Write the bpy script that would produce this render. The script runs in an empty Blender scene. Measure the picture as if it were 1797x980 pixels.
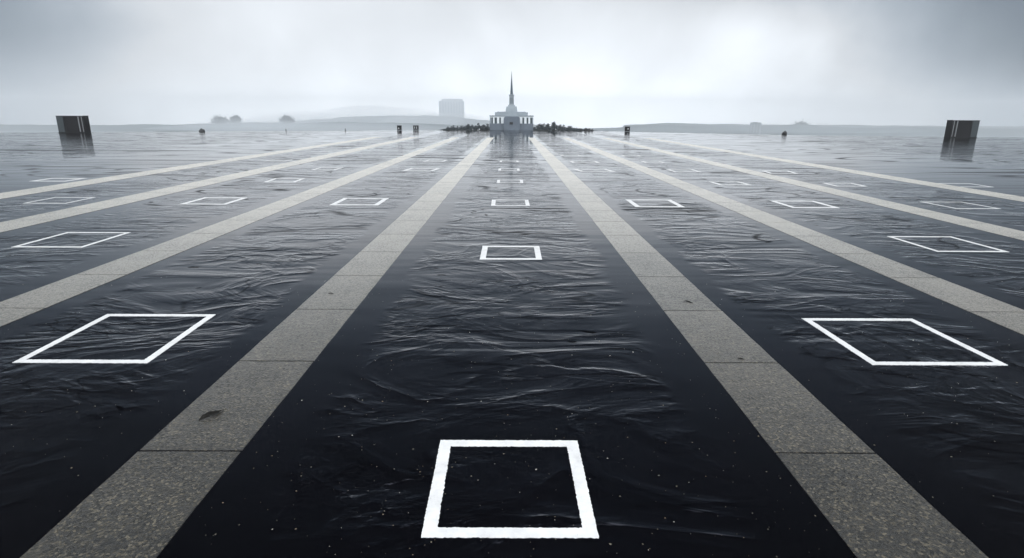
import bpy, bmesh, math, random
from mathutils import Vector, Matrix, noise as mnoise

random.seed(7)
SC = bpy.context.scene
COL = SC.collection
R = math.radians

# ------------------------------------------------------------------ camera
W, H = 1797.0, 980.0
FPX = 1035.0
CAMH = 6.0
VPX, VPY = 896.0, 204.0
PITCH = math.atan((H / 2 - VPY) / FPX)
ROLL = R(0.27)
cd = bpy.data.cameras.new('camera')
cd.sensor_width = 36.0
cd.lens = 36.0 * FPX / W
cd.clip_start = 0.1
cd.clip_end = 20000
cam = bpy.data.objects.new('camera', cd)
COL.objects.link(cam)
YAW = math.atan((W / 2 - VPX) / FPX)
cam.matrix_world = (Matrix.Translation((0, 0, CAMH)) @ Matrix.Rotation(-YAW, 4, 'Z')
                    @ Matrix.Rotation(math.pi / 2 - PITCH, 4, 'X') @ Matrix.Rotation(ROLL, 4, 'Z'))
SC.camera = cam
CM = cam.matrix_world.to_3x3()

def ray(px, py):
    return (CM @ Vector(((px - W / 2) / FPX, (H / 2 - py) / FPX, -1.0)))

def gnd(px, py, z=0.0):
    """where the sight line of a measured point meets the level z"""
    d = ray(px, py)
    t = (z - CAMH) / d.z
    return Vector((d.x * t, d.y * t, z))

def at_y(px, py, Y):
    d = ray(px, py)
    t = Y / d.y
    return Vector((d.x * t, Y, CAMH + d.z * t))

# ------------------------------------------------------------------ materials
def new_mat(name):
    m = bpy.data.materials.new(name)
    m.use_nodes = True
    nt = m.node_tree
    b = nt.nodes['Principled BSDF']
    return m, nt, b

def N(nt, t, **kw):
    n = nt.nodes.new(t)
    for k, v in kw.items():
        if k in n.inputs.keys() if isinstance(k, str) else False:
            n.inputs[k].default_value = v
        else:
            setattr(n, k, v)
    return n

def L(nt, a, b):
    nt.links.new(a, b)

def math_n(nt, op, a, b=None, clamp=False):
    n = nt.nodes.new('ShaderNodeMath'); n.operation = op; n.use_clamp = clamp
    for i, v in enumerate((a, b)):
        if v is None: continue
        if isinstance(v, (int, float)): n.inputs[i].default_value = v
        else: nt.links.new(v, n.inputs[i])
    return n.outputs[0]

def maprange(nt, v, a, b, c, d, smooth=False):
    n = nt.nodes.new('ShaderNodeMapRange')
    if smooth: n.interpolation_type = 'SMOOTHSTEP'
    for i, x in ((1, a), (2, b), (3, c), (4, d)): n.inputs[i].default_value = x
    nt.links.new(v, n.inputs[0])
    return n.outputs[0]

def coords(nt, scale=(1, 1, 1), kind='Object', rot=0):
    tc = nt.nodes.new('ShaderNodeTexCoord')
    mp = nt.nodes.new('ShaderNodeMapping')
    mp.inputs['Scale'].default_value = scale
    mp.inputs['Rotation'].default_value = (0, 0, rot)
    nt.links.new(tc.outputs[kind], mp.inputs['Vector'])
    return mp.outputs[0]

def noise(nt, vec, scale, detail=4, rough=.5, dist=0):
    n = nt.nodes.new('ShaderNodeTexNoise')
    n.inputs['Scale'].default_value = scale
    n.inputs['Detail'].default_value = detail
    n.inputs['Roughness'].default_value = rough
    n.inputs['Distortion'].default_value = dist
    if vec is not None: nt.links.new(vec, n.inputs['Vector'])
    return n.outputs['Fac']

def ramp(nt, fac, stops):
    n = nt.nodes.new('ShaderNodeValToRGB')
    el = n.color_ramp.elements
    while len(el) < len(stops): el.new(.5)
    for e, (p, c) in zip(el, stops):
        e.position = p
        e.color = (c[0], c[1], c[2], 1)
    nt.links.new(fac, n.inputs[0])
    return n.outputs[0]

def bump(nt, h, strength, dist, prev=None):
    n = nt.nodes.new('ShaderNodeBump')
    if isinstance(strength, (int, float)): n.inputs['Strength'].default_value = strength
    else: nt.links.new(strength, n.inputs['Strength'])
    n.inputs['Distance'].default_value = dist
    nt.links.new(h, n.inputs['Height'])
    if prev is not None: nt.links.new(prev, n.inputs['Normal'])
    return n.outputs[0]

def plain(name, col, rough=.6, var=.15, scale=1.0, spec=.5, metal=0):
    """a weathered paint/stone: base colour with blotches and a fine bump"""
    m, nt, b = new_mat(name)
    v = coords(nt)
    n1 = noise(nt, v, scale, 6, .6)
    lo = tuple(c * (1 - var) for c in col); hi = tuple(min(1, c * (1 + var)) for c in col)
    L(nt, ramp(nt, n1, [(.3, lo), (.7, hi)]), b.inputs['Base Color'])
    b.inputs['Roughness'].default_value = rough
    b.inputs['Specular IOR Level'].default_value = spec
    b.inputs['Metallic'].default_value = metal
    L(nt, bump(nt, noise(nt, v, scale * 8, 3), .2, .02), b.inputs['Normal'])
    return m

def slate_material():
    m, nt, b = new_mat('wet_black_slate')
    at = nt.nodes.new('ShaderNodeAttribute'); at.attribute_name = 'cleft'
    v = coords(nt, (1, 1, 1))
    # cleft mask: rough cleft stone in the lane middles, smooth sawn margins by the pale strips
    edge_n = noise(nt, v, .22, 4, .5)
    a = math_n(nt, 'ADD', at.outputs['Fac'], math_n(nt, 'MULTIPLY', math_n(nt, 'SUBTRACT', edge_n, .5), 1.1))
    mask = maprange(nt, a, .45, .80, 0, 1, True)
    # split layers: contour lines of stretched noises, each one a small step down
    def terrace(sc, rot, scale, detail, rough, dist, levels, lo):
        n_ = noise(nt, coords(nt, sc, rot=R(rot)), scale, detail, rough, dist)
        t = math_n(nt, 'MULTIPLY', n_, levels)
        return math_n(nt, 'ADD', math_n(nt, 'FLOOR', t), maprange(nt, math_n(nt, 'FRACT', t), lo, 1.0, 0, 1, True))
    longs = terrace((.04, .15, 1), 3, 1.0, 3, .45, .5, 11, .62)
    big = terrace((.18, .36, 1), 4, .8, 7, .5, .7, 9, .60)
    mid = terrace((.34, .62, 1), -6, .9, 6, .52, .9, 6, .55)
    patch = maprange(nt, noise(nt, coords(nt, (.13, .22, 1)), 1.0, 4, .55, .4), .46, .60, 0, 1, True)
    gate = math_n(nt, 'MULTIPLY', patch, mask)
    rip = noise(nt, coords(nt, (.6, 1.6, 1), rot=R(5)), 1.0, 7, .6, .9)
    fine = noise(nt, coords(nt, (7, 14, 1)), 1.0, 5, .6)
    n0 = bump(nt, longs, mask, .010)
    n0 = bump(nt, big, gate, .012, n0)
    n1 = bump(nt, mid, gate, .0038, n0)
    rg = noise(nt, coords(nt, (.20, .31, 1), rot=R(14)), 1.0, 5, .5, 1.2)
    ridge = math_n(nt, 'POWER', math_n(nt, 'SUBTRACT', 1, math_n(nt, 'ABSOLUTE', math_n(nt, 'SUBTRACT', math_n(nt, 'MULTIPLY', rg, 6), 3))), 1.8, True)
    n1 = bump(nt, ridge, mask, .017, n1)
    gm = math_n(nt, 'ADD', math_n(nt, 'MULTIPLY', gate, .8), math_n(nt, 'MULTIPLY', mask, .2))
    n2 = bump(nt, rip, gm, .0019, n1)
    rip2 = noise(nt, coords(nt, (2.2, 5.0, 1), rot=R(-4)), 1.0, 5, .6, .8)
    n2 = bump(nt, rip2, gate, .0012, n2)
    n3 = bump(nt, noise(nt, coords(nt, (.10, .45, 1)), 1, 2), 1.0, .020, n2)
    n4 = bump(nt, fine, 1.0, .0007, n3)
    L(nt, n4, b.inputs['Normal'])
    tint = noise(nt, v, .22, 6, .6)
    L(nt, ramp(nt, tint, [(.3, (.0006, .0006, .0009)), (.7, (.0018, .0016, .0023))]), b.inputs['Base Color'])
    r = math_n(nt, 'ADD', maprange(nt, noise(nt, v, .5, 5), .3, .7, .02, .07), math_n(nt, 'MULTIPLY', mask, .025))
    L(nt, r, b.inputs['Roughness'])
    # the broken faces of the steps stay rough and matt
    def face(sc, rot, scale, detail, rough, dist, levels, lo):
        n_ = noise(nt, coords(nt, sc, rot=R(rot)), scale, detail, rough, dist)
        f = math_n(nt, 'FRACT', math_n(nt, 'MULTIPLY', n_, levels))
        return math_n(nt, 'MULTIPLY', maprange(nt, f, lo, (1 + lo) / 2, 0, 1, True), maprange(nt, f, (1 + lo) / 2, 1, 1, 0, True))
    sel = maprange(nt, noise(nt, coords(nt, (.05, .2, 1)), 1.0, 4, .6), .40, .54, 0, 1, True)
    sx = nt.nodes.new('ShaderNodeSeparateXYZ'); tcx = nt.nodes.new('ShaderNodeTexCoord'); L(nt, tcx.outputs['Object'], sx.inputs[0])
    outer = maprange(nt, sx.outputs[1], 38, 80, 0, 1, True)
    selw = maprange(nt, noise(nt, coords(nt, (.02, .08, 1)), 1.0, 4, .6), .36, .52, 0, 1, True)
    fw = math_n(nt, 'MULTIPLY', math_n(nt, 'MULTIPLY', face((.008, .05, 1), 2, 1.0, 3, .5, .6, 26, .66), outer), selw)
    fw = math_n(nt, 'MULTIPLY', fw, .8)
    fw2 = math_n(nt, 'MULTIPLY', math_n(nt, 'MULTIPLY', face((.02, .09, 1), -3, 1.0, 3, .5, .6, 15, .84), maprange(nt, sx.outputs[1], 22, 40, 0, .8, True)), sel)
    fw = math_n(nt, 'MAXIMUM', fw, math_n(nt, 'MULTIPLY', fw2, mask))
    fa = math_n(nt, 'MULTIPLY', math_n(nt, 'MULTIPLY', face(LONG[0], *LONG[1:7], .90), mask), math_n(nt, 'MULTIPLY', sel, maprange(nt, sx.outputs[1], 12, 34, .25, 1)))
    fb = math_n(nt, 'MULTIPLY', math_n(nt, 'MULTIPLY', face((.16, .42, 1), 4, .8, 7, .55, .5, 9, .88), gate), .7)
    pit = math_n(nt, 'MULTIPLY', maprange(nt, noise(nt, coords(nt, (.9, 1.9, 1), rot=R(8)), 1.0, 5, .55, .4), .66, .72, 0, 1, True), mask)
    f = math_n(nt, 'MAXIMUM', math_n(nt, 'MAXIMUM', fa, fb), math_n(nt, 'MAXIMUM', pit, fw))
    df = nt.nodes.new('ShaderNodeBsdfDiffuse'); df.inputs['Color'].default_value = (.0012, .0012, .0018, 1)
    mxs = nt.nodes.new('ShaderNodeMixShader')
    L(nt, math_n(nt, 'MULTIPLY', f, .92), mxs.inputs[0]); L(nt, b.outputs[0], mxs.inputs[1]); L(nt, df.outputs[0], mxs.inputs[2])
    L(nt, mxs.outputs[0], nt.nodes['Material Output'].inputs['Surface'])
    b.inputs['IOR'].default_value = 1.52
    b.inputs['Specular Tint'].default_value = (.78, .80, 1, 1)
    return m
LONG = ((.04, .15, 1), 3, 1.0, 3, .45, .5, 11)

def concrete_material():
    m, nt, b = new_mat('pale_exposed_aggregate_concrete')
    v = coords(nt)
    vo = nt.nodes.new('ShaderNodeTexVoronoi'); vo.inputs['Scale'].default_value = 27
    L(nt, v, vo.inputs['Vector'])
    sep = nt.nodes.new('ShaderNodeSeparateColor'); L(nt, vo.outputs['Color'], sep.inputs[0])
    g1 = ramp(nt, sep.outputs[0], [(0, (.002, .002, .0015)), (.45, (.007, .006, .004)), (.8, (.028, .023, .014)), (1, (.13, .11, .075))])
    blot = noise(nt, coords(nt, (.5, .5, 1)), 1.2, 7, .62)
    blot2 = ramp(nt, blot, [(.32, (.62, .62, .6)), (.55, (1, 1, .98)), (.72, (1.0, .97, .9))])
    mx = nt.nodes.new('ShaderNodeMix'); mx.data_type = 'RGBA'; mx.blend_type = 'MULTIPLY'
    mx.inputs[0].default_value = 1
    L(nt, g1, mx.inputs[6]); L(nt, blot2, mx.inputs[7])
    # a few dark worn spots
    sp = noise(nt, coords(nt, (.9, 1.6, 1)), 1.1, 4, .6)
    spm = maprange(nt, sp, .70, .74, 0, .7, True)
    mx2 = nt.nodes.new('ShaderNodeMix'); mx2.data_type = 'RGBA'
    L(nt, spm, mx2.inputs[0]); L(nt, mx.outputs[2], mx2.inputs[6]); mx2.inputs[7].default_value = (.02, .019, .016, 1)
    at = nt.nodes.new('ShaderNodeAttribute'); at.attribute_name = 'slab'
    tone = maprange(nt, at.outputs['Fac'], 0, 1, .82, 1.15)
    mx3 = nt.nodes.new('ShaderNodeVectorMath'); mx3.operation = 'SCALE'
    L(nt, mx2.outputs[2], mx3.inputs[0]); L(nt, tone, mx3.inputs['Scale'])
    L(nt, mx3.outputs[0], b.inputs['Base Color'])
    grain = math_n(nt, 'ADD', vo.outputs['Distance'], noise(nt, v, 40, 3))
    n1 = bump(nt, grain, .8, .012)
    n2 = bump(nt, noise(nt, coords(nt, (1, 2, 1)), 2.5, 5), .6, .03, n1)
    L(nt, n2, b.inputs['Normal'])
    b.inputs['Roughness'].default_value = .42
    b.inputs['IOR'].default_value = 1.6
    at0 = nt.nodes.new('ShaderNodeAttribute'); at0.attribute_name = 'slab'
    streak = noise(nt, coords(nt, (2.5, .5, 1)), 1.5, 6, .65)
    sw = math_n(nt, 'MULTIPLY', maprange(nt, sep.outputs[1], 0, 1, .28, 2.0), maprange(nt, blot, .3, .7, .62, 1.15))
    sw = math_n(nt, 'MULTIPLY', sw, maprange(nt, at0.outputs['Fac'], 0, 1, .78, 1.12))
    sw = math_n(nt, 'MULTIPLY', sw, maprange(nt, streak, .3, .7, .82, 1.12))
    sw = math_n(nt, 'MULTIPLY', sw, maprange(nt, noise(nt, coords(nt, (.9, 1.6, 1)), 1.1, 4, .6), .66, .74, 1, .3, True))
    L(nt, math_n(nt, 'MINIMUM', sw, 1.0), b.inputs['Sheen Weight'])
    b.inputs['Sheen Roughness'].default_value = .34
    b.inputs['Sheen Tint'].default_value = (1, .94, .83, 1)
    b.inputs['Coat Weight'].default_value = .8
    b.inputs['Coat Roughness'].default_value = .16
    b.inputs['Coat IOR'].default_value = 1.5
    return m

def paint_material():
    m, nt, b = new_mat('white_road_paint')
    v = coords(nt)
    n1 = noise(nt, v, 2.2, 8, .7)
    base = ramp(nt, n1, [(.28, (.50, .50, .50)), (.42, (.66, .66, .65)), (.6, (.76, .76, .76))])
    chip = maprange(nt, noise(nt, v, 9, 6, .75), .735, .76, 0, 1)
    mx = nt.nodes.new('ShaderNodeMix'); mx.data_type = 'RGBA'
    L(nt, chip, mx.inputs[0]); L(nt, base, mx.inputs[6]); mx.inputs[7].default_value = (.06, .06, .06, 1)
    L(nt, mx.outputs[2], b.inputs['Base Color'])
    L(nt, bump(nt, noise(nt, v, 22, 4), .5, .006), b.inputs['Normal'])
    b.inputs['Roughness'].default_value = .5
    return m

def water_material():
    m, nt, b = new_mat('pale_bounce_water')
    b.inputs['Base Color'].default_value = (.27, .31, .33, 1)  # added water, base kept pale to bounce light up into the haze
    b.inputs['Roughness'].default_value = .12
    b.inputs['IOR'].default_value = 1.33
    L(nt, bump(nt, noise(nt, coords(nt, (.02, .06, 1)), 1, 6), .4, .6), b.inputs['Normal'])
    return m

M = {}
M['slate'] = slate_material()
M['concrete'] = concrete_material()
M['paint'] = paint_material()
M['water'] = water_material()
M['joint'] = plain('dark_joint_mortar', (.012, .012, .011), .7)
M['black'] = plain('gloss_black_panel', (.003, .003, .004), .6, .2, 1, .15)
M['dglass'] = plain('dark_tinted_glass', (.02, .03, .034), .3, .2, 1, .3)
M['bar_metal'] = plain('grey_brushed_metal', (.17, .18, .185), .5)
M['pale_metal'] = plain('pale_brushed_metal', (.62, .64, .66), .4)
M['temple_wall'] = plain('blue_grey_granite', (.25, .285, .31), .6, .12, .5)
M['temple_dark'] = plain('dark_blue_granite', (.11, .135, .165), .6, .12, .5)
M['temple_pale'] = plain('white_marble', (.72, .76, .78), .5, .06, .5)
M['temple_window'] = plain('dark_window_glass', (.03, .05, .06), .2, .1)  # glass dark in its own colour
M['spire'] = plain('slate_blue_spire_metal', (.05, .075, .10), .45, .1)
M['door'] = plain('black_doorway', (.004, .006, .01), .5)
M['leaf'] = plain('dark_foliage', (.040, .055, .062), .7, .5, 2)
M['bark'] = plain('dark_bark', (.035, .03, .025), .8)
M['earth'] = plain('dark_wet_earth', (.03, .035, .03), .8, .3, .5)
M['hill'] = plain('wooded_hillside', (.045, .065, .07), .9, .3, .01)
M['rock'] = plain('black_wet_rock', (.006, .006, .007), .4, .3, 2)
M['tower'] = plain('grey_tower_concrete', (.5, .53, .56), .7, .08, .05)
M['block'] = plain('hazy_block_concrete', (.16, .18, .20), .7, .08, .05)
M['tower_win'] = plain('tower_glazing', (.38, .42, .46), .3, .1, .05)
M['dark_leaf_pit'] = plain('dark_brown_leaf_and_pit', (.012, .010, .007), .6, .3, 10)
M['pale_stone'] = plain('pale_stone', (.7, .72, .74), .6)

# ------------------------------------------------------------------ object helpers
def obj(name, bm, mat, parent=None, smooth=False):
    me = bpy.data.meshes.new(name)
    bm.normal_update()
    bm.to_mesh(me); bm.free()
    if mat is not None: me.materials.append(mat)
    if smooth:
        for p in me.polygons: p.use_smooth = True
    o = bpy.data.objects.new(name, me)
    COL.objects.link(o)
    if parent is not None: o.parent = parent
    return o

def tag(o, label=None, cat=None, group=None, kind=None):
    if label: o['label'] = label
    if cat: o['category'] = cat
    if group: o['group'] = group
    if kind: o['kind'] = kind
    return o

def empty(name, loc, label, cat, group=None, rz=0):
    o = bpy.data.objects.new(name, None); COL.objects.link(o)
    o.location = loc; o.rotation_euler = (0, 0, rz)
    return tag(o, label, cat, group)

def box(bm, x0, x1, y0, y1, z0, z1, bev=0):
    g = bmesh.new()
    vs = [g.verts.new((x, y, z)) for z in (z0, z1) for y in (y0, y1) for x in (x0, x1)]
    for f in ((0, 2, 3, 1), (4, 5, 7, 6), (0, 1, 5, 4), (2, 6, 7, 3), (0, 4, 6, 2), (1, 3, 7, 5)):
        g.faces.new([vs[i] for i in f])
    if bev: bmesh.ops.bevel(g, geom=g.edges[:], offset=bev, segments=2, affect='EDGES')
    me = bpy.data.meshes.new('t'); g.to_mesh(me); g.free(); bm.from_mesh(me); bpy.data.meshes.remove(me)

def loft(bm, rings, close=True):
    """rings: lists of points, all of one length, bottom to top"""
    vr = [[bm.verts.new(p) for p in r] for r in rings]
    n = len(vr[0])
    for a, b in zip(vr, vr[1:]):
        for i in range(n):
            j = (i + 1) % n
            bm.faces.new((a[i], a[j], b[j], b[i]))
    if close:
        bm.faces.new(list(reversed(vr[0]))); bm.faces.new(vr[-1])

def sq_ring(cx, cy, hx, hy, z):
    return [(cx - hx, cy - hy, z), (cx + hx, cy - hy, z), (cx + hx, cy + hy, z), (cx - hx, cy + hy, z)]

def ngon_ring(cx, cy, r, z, n=8, ph=0):
    return [(cx + r * math.cos(ph + 2 * math.pi * i / n), cy + r * math.sin(ph + 2 * math.pi * i / n), z) for i in range(n)]

def prism_xz(bm, pts, y0, y1):
    """outline in x,z (counter-clockwise seen from -y) given a depth in y"""
    a = [bm.verts.new((x, y0, z)) for x, z in pts]
    b = [bm.verts.new((x, y1, z)) for x, z in pts]
    bm.faces.new(a); bm.faces.new(list(reversed(b)))
    n = len(pts)
    for i in range(n):
        j = (i + 1) % n
        bm.faces.new((a[j], a[i], b[i], b[j]))

# ------------------------------------------------------------------ plaza edge (far rim, measured)
rim_px = [(-700, 236.5), (-300, 234.5), (0, 233), (300, 231.2), (600, 229.6), (800, 228.8), (1000, 229.6),
          (1100, 231.5), (1250, 234.6), (1400, 237.6), (1600, 239.8), (1797, 241.6), (2100, 244.5), (2500, 248)]
rim = [gnd(*p) for p in rim_px]
def rim_y(x):
    for a, b in zip(rim, rim[1:]):
        if a.x <= x <= b.x:
            return a.y + (b.y - a.y) * (x - a.x) / (b.x - a.x)
    return rim[0].y if x < rim[0].x else rim[-1].y

# strips: inner/outer offsets as slopes (x offset per px below the vanishing line) -> metres
def off(px, py):
    return gnd(px, py).x
strip_edges = []
s1L = (off(415, 638), off(548, 638)); s1R = (off(1241, 643), off(1371, 643))
s2L = (off(0, 531), off(93, 536)); s2R = (off(1797, 589), off(1797, 545))
s3L = (off(0, 391), off(0, 409)); s3R = (off(1797, 423), off(1797, 407))
s4L = (off(0, 339.5), off(0, 350)); s4R = (off(1797, 355), off(1797, 346))
strips = [s4L, s3L, s2L, s1L, s1R, s2R, s3R, s4R]
strips = [(min(a), max(a)) for a in strips]
d = (strips[7][0] - strips[6][0])
w4 = strips[7][1] - strips[7][0]
far_extra = []
for k in range(1, 1):
    far_extra.append((strips[7][0] + d * k, strips[7][0] + d * k + w4))
    far_extra.insert(0, (strips[0][0] - d * k, strips[0][0] - d * k + w4))
all_strips = sorted(strips + far_extra)
print('strips', [(round(a, 2), round(b, 2)) for a, b in strips])

# ------------------------------------------------------------------ ground sheet
def build_ground():
    bm = bmesh.new()
    lay = bm.verts.layers.float.new('cleft')
    xs = []
    X0, X1 = rim[0].x, rim[-1].x
    prev = X0
    def seg(a, b, l, r):
        # lane between two strips: attribute 0 at a strip's edge, 1 in the middle
        n = 14
        for i in range(n):
            t = i / n
            v = min(1, 5.5 * min(t if l else 1, (1 - t) if r else 1))
            xs.append((a + (b - a) * t, v))
    first = True
    for a, b in all_strips:
        if a <= X0 or b >= X1: continue
        seg(prev, a, not first, True)
        xs.append((a, 0)); xs.append(((a + b) / 2, 0))
        prev = b; first = False
    seg(prev, X1, True, False); xs.append((X1, 1))
    ys = [-40, -5, 5, 20, 60, 120]
    cols = []
    for x, v in xs:
        c = []
        for y in ys:
            vv = bm.verts.new((x, y, 0)); vv[lay] = v; c.append(vv)
        vv = bm.verts.new((x, rim_y(x), 0)); vv[lay] = v; c.append(vv)
        # the rim's drop
        vv = bm.verts.new((x, rim_y(x) + .02, -.6)); vv[lay] = 0; c.append(vv)
        cols.append(c)
    for a, b in zip(cols, cols[1:]):
        for i in range(len(a) - 1):
            bm.faces.new((a[i], b[i], b[i + 1], a[i + 1]))
    o = obj('ground', bm, M['slate'])
    tag(o, kind='structure'); o['label'] = 'wet black cleft slate paving of the wide open plaza'
build_ground()

# strips of concrete slabs, each slab with its own edge and a dark joint
joints_px = [(0, 793), (0, 638), (0, 540), (0, 483), (0, 442)]
jy = [gnd(500, p[1]).y for p in joints_px]
SL = (jy[4] - jy[0]) / 4
print('slab length', SL, jy)
def build_strip(k, a, b):
    bm = bmesh.new()
    lay = bm.verts.layers.float.new('slab')
    y0 = jy[0] - SL * 8
    ym = max(rim_y(a), rim_y(b))
    y = y0
    i = 0
    rnd = random.Random(k * 31 + 5)
    while y < ym - 1:
        y1 = y + SL
        e0 = rim_y(a) - .05 if y1 > rim_y(a) - 1 else None
        tone = rnd.random()
        g = .02 + .008 * rnd.random()
        ex = .012
        if y > 172: break
        yy1 = min(y1 - g, min(rim_y(a), rim_y(b)) - .05)
        if yy1 <= y + .2: break
        # slightly irregular arrises
        n = 7 if y < 60 else 1
        zt, zb = .012, .001
        def row(z, inset):
            pts = []
            for t in range(n + 1): pts.append((a + inset + (b - a - 2 * inset) * t / n, y + g + inset))
            for t in range(1, n + 1): pts.append((b - inset, y + g + inset + (yy1 - y - g - 2 * inset) * t / n))
            for t in range(1, n + 1): pts.append((b - inset - (b - a - 2 * inset) * t / n, yy1 - inset))
            for t in range(1, n): pts.append((a + inset, yy1 - inset - (yy1 - y - g - 2 * inset) * t / n))
            return [(px + rnd.uniform(-1, 1) * ex * .5 * (y < 60), py + rnd.uniform(-1, 1) * ex * .5 * (y < 60), z) for px, py in pts]
        base = row(zb, 0)
        top = [(p[0] * 1.0 + (0.006 if p[0] < (a + b) / 2 else -.006), p[1], zt) for p in base]
        vb = [bm.verts.new(p) for p in base]; vt = [bm.verts.new(p) for p in top]
        for v in vb + vt: v[lay] = tone
        nn = len(vb)
        for q in range(nn):
            r = (q + 1) % nn
            bm.faces.new((vb[q], vb[r], vt[r], vt[q]))
        bm.faces.new(vt)
        y = y1; i += 1
    o = obj('path', bm, M['concrete'])
    tag(o, kind='structure')
    return o
names = {3: 'pale concrete slab strip running to the temple, just left of centre',
         4: 'pale concrete slab strip running to the temple, just right of centre'}
for k, (a, b) in enumerate(all_strips):
    if min(rim_y(a), rim_y(b)) < 60 or a < rim[0].x + 5 or b > rim[-1].x - 5: continue
    build_strip(k, a, b)

# ------------------------------------------------------------------ painted squares
# corners measured on the photograph: front-left, front-right, back-right, back-left
SQ = {
    0: [((740, 944), (1050, 945), (1014, 774), (772, 773)),
        ((843, 456), (950, 456), (947, 432), (846, 432)),
        ((862, 361.5), (929.5, 361.5), (927.5, 351), (863, 351)),
        ((871.5, 321.5), (918.5, 321.5), (917, 316), (873, 316)),
        ((874, 300), (912.5, 300), (911, 296), (875.5, 296)),
        ((876.5, 284.6), (910.5, 284.6), (909.5, 282), (877.5, 282))],
    -1: [((25, 636), (256, 639), (379, 553), (189, 551)),
         ((578, 360.5), (663.5, 360.8), (683, 348.2), (603, 348)),
         ((704, 300.3), (760, 300.3), (774, 295.6), (722, 295.6)),
         ((741, 284), (778, 284), (786, 281.2), (752, 281.2))],
    -2: [((22, 434), (142, 435), (229, 409), (120, 407)),
         ((312, 359), (398, 359.5), (434.5, 347), (360, 347)),
         ((462.5, 320), (518, 320), (537, 313.6), (481, 313.6)),
         ((546, 298.6), (588, 298.6), (604, 294.4), (561, 294.4))],
    -3: [((41, 357), (114, 357.8), (167, 347), (99, 346)),
         ((50, 318.6), (116, 318.6), (154, 313), (90, 313)),
         ((462, 283.4), (500, 283.4), (516, 280.6), (478, 280.6))],
    1: [((1533, 643), (1767, 640), (1598, 559), (1409, 560)),
        ((1116.5, 364), (1201, 363.8), (1178, 351), (1096.5, 350.5)),
        ((1022, 301.6), (1079, 301.6), (1066, 297), (1002, 297)),
        ((1005, 286), (1053, 286), (1046, 283), (998, 283)),
        ((989, 274.2), (1022, 274.2), (1016, 272), (980, 272))],
    2: [((1646, 443), (1770, 442), (1668, 415.5), (1557, 415)),
        ((1391, 365.5), (1474, 365.3), (1428, 353), (1350, 352.5)),
        ((1264, 325), (1318, 325), (1297, 319), (1241, 319)),
        ((1184, 302), (1230, 302), (1216, 297.6), (1168, 297.6)),
        ((1134, 286.2), (1167, 286.2), (1158, 283.2), (1123, 283.2)),
        ((1095, 274.6), (1126, 274.6), (1120, 272.6), (1089, 272.6))],
    3: [((1676, 366.5), (1758, 366.8), (1687, 354.8), (1614, 354.4)),
        ((1470, 327.5), (1520, 327.5), (1496, 321.5), (1440, 321.5)),
        ((1352, 305), (1400, 305), (1384, 300), (1336, 300))],
    4: [((1672, 328.6), (1743, 328.6), (1700, 322), (1631, 322))],
}
lane_txt = {0: 'central lane', -1: 'first lane left of centre', -2: 'second lane left of centre', -3: 'third lane left of centre',
            1: 'first lane right of centre', 2: 'second lane right of centre', 3: 'third lane right of centre', 4: 'fourth lane right of centre'}
ords = ['nearest', 'second nearest', 'third nearest', 'fourth nearest', 'fifth nearest', 'sixth nearest']
def paint_square(corners, lane, i):
    fl, fr, br, bl = [gnd(*c) for c in corners]
    y0 = (fl.y + fr.y) / 2; y1 = (bl.y + br.y) / 2
    wf = fr.x - fl.x; wb = br.x - bl.x
    cx = (fl.x + fr.x + bl.x + br.x) / 4
    w = (wf + wb) / 2
    dpt = y1 - y0
    if y0 > 40: dpt = min(max(dpt, .8 * w), 1.35 * w)
    sk = ((bl.x + br.x) - (fl.x + fr.x)) / 2
    sk = max(-.15 * w, min(.15 * w, sk))
    far = y0 / 8
    t = w * (.078 if i or lane == 0 else .058) * (1 + min(.5, y0 / 120) * (lane == 0 or i > 0))
    rnd = random.Random(i * 17 + lane * 101)
    stepn = max(6, int(w / .035)) if y0 < 30 else 8
    jit = .0045 if y0 < 30 else .002
    def ring(x0, x1, ya, yb):
        pts = []
        n = stepn
        for q in range(n): pts.append((x0 + (x1 - x0) * q / n, ya))
        for q in range(n): pts.append((x1, ya + (yb - ya) * q / n))
        for q in range(n): pts.append((x1 - (x1 - x0) * q / n, yb))
        for q in range(n): pts.append((x0, yb - (yb - ya) * q / n))
        return [(px + cx + sk * ((py) / dpt) + rnd.gauss(0, 1) * jit, py + (y0 + y1) / 2 + rnd.gauss(0, 1) * jit) for px, py in pts]
    out = ring(-w / 2, w / 2, -dpt / 2, dpt / 2)
    inn = ring(-w / 2 + t, w / 2 - t, -dpt / 2 + t, dpt / 2 - t)
    c = Vector((cx, (y0 + y1) / 2, 0))
    bm = bmesh.new()
    vo = [bm.verts.new((p[0] - c.x, p[1] - c.y, .008)) for p in out]
    vi = [bm.verts.new((p[0] - c.x, p[1] - c.y, .008)) for p in inn]
    vob = [bm.verts.new((p[0] - c.x, p[1] - c.y, .002)) for p in out]
    vib = [bm.verts.new((p[0] - c.x, p[1] - c.y, .002)) for p in inn]
    n = len(vo)
    for q in range(n):
        r = (q + 1) % n
        bm.faces.new((vo[q], vo[r], vi[r], vi[q]))
        bm.faces.new((vob[q], vob[r], vo[r], vo[q]))
        bm.faces.new((vi[q], vi[r], vib[r], vib[q]))
    o = obj('painted_square', bm, M['paint'])
    o.location = c
    nlane = len(SQ[lane])
    if nlane == 1: lab = 'only white square outline in the fourth lane right of centre'
    else: lab = '%s white square outline in the %s' % (ords[i], lane_txt[lane])
    if lane == 0 and i == 0: lab = 'large crisp white square outline nearest the camera in the central lane'
    tag(o, lab, 'painted marking', 'white painted square outlines on the slate')
for lane, lst in SQ.items():
    for i, c in enumerate(lst): paint_square(c, lane, i)

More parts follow.
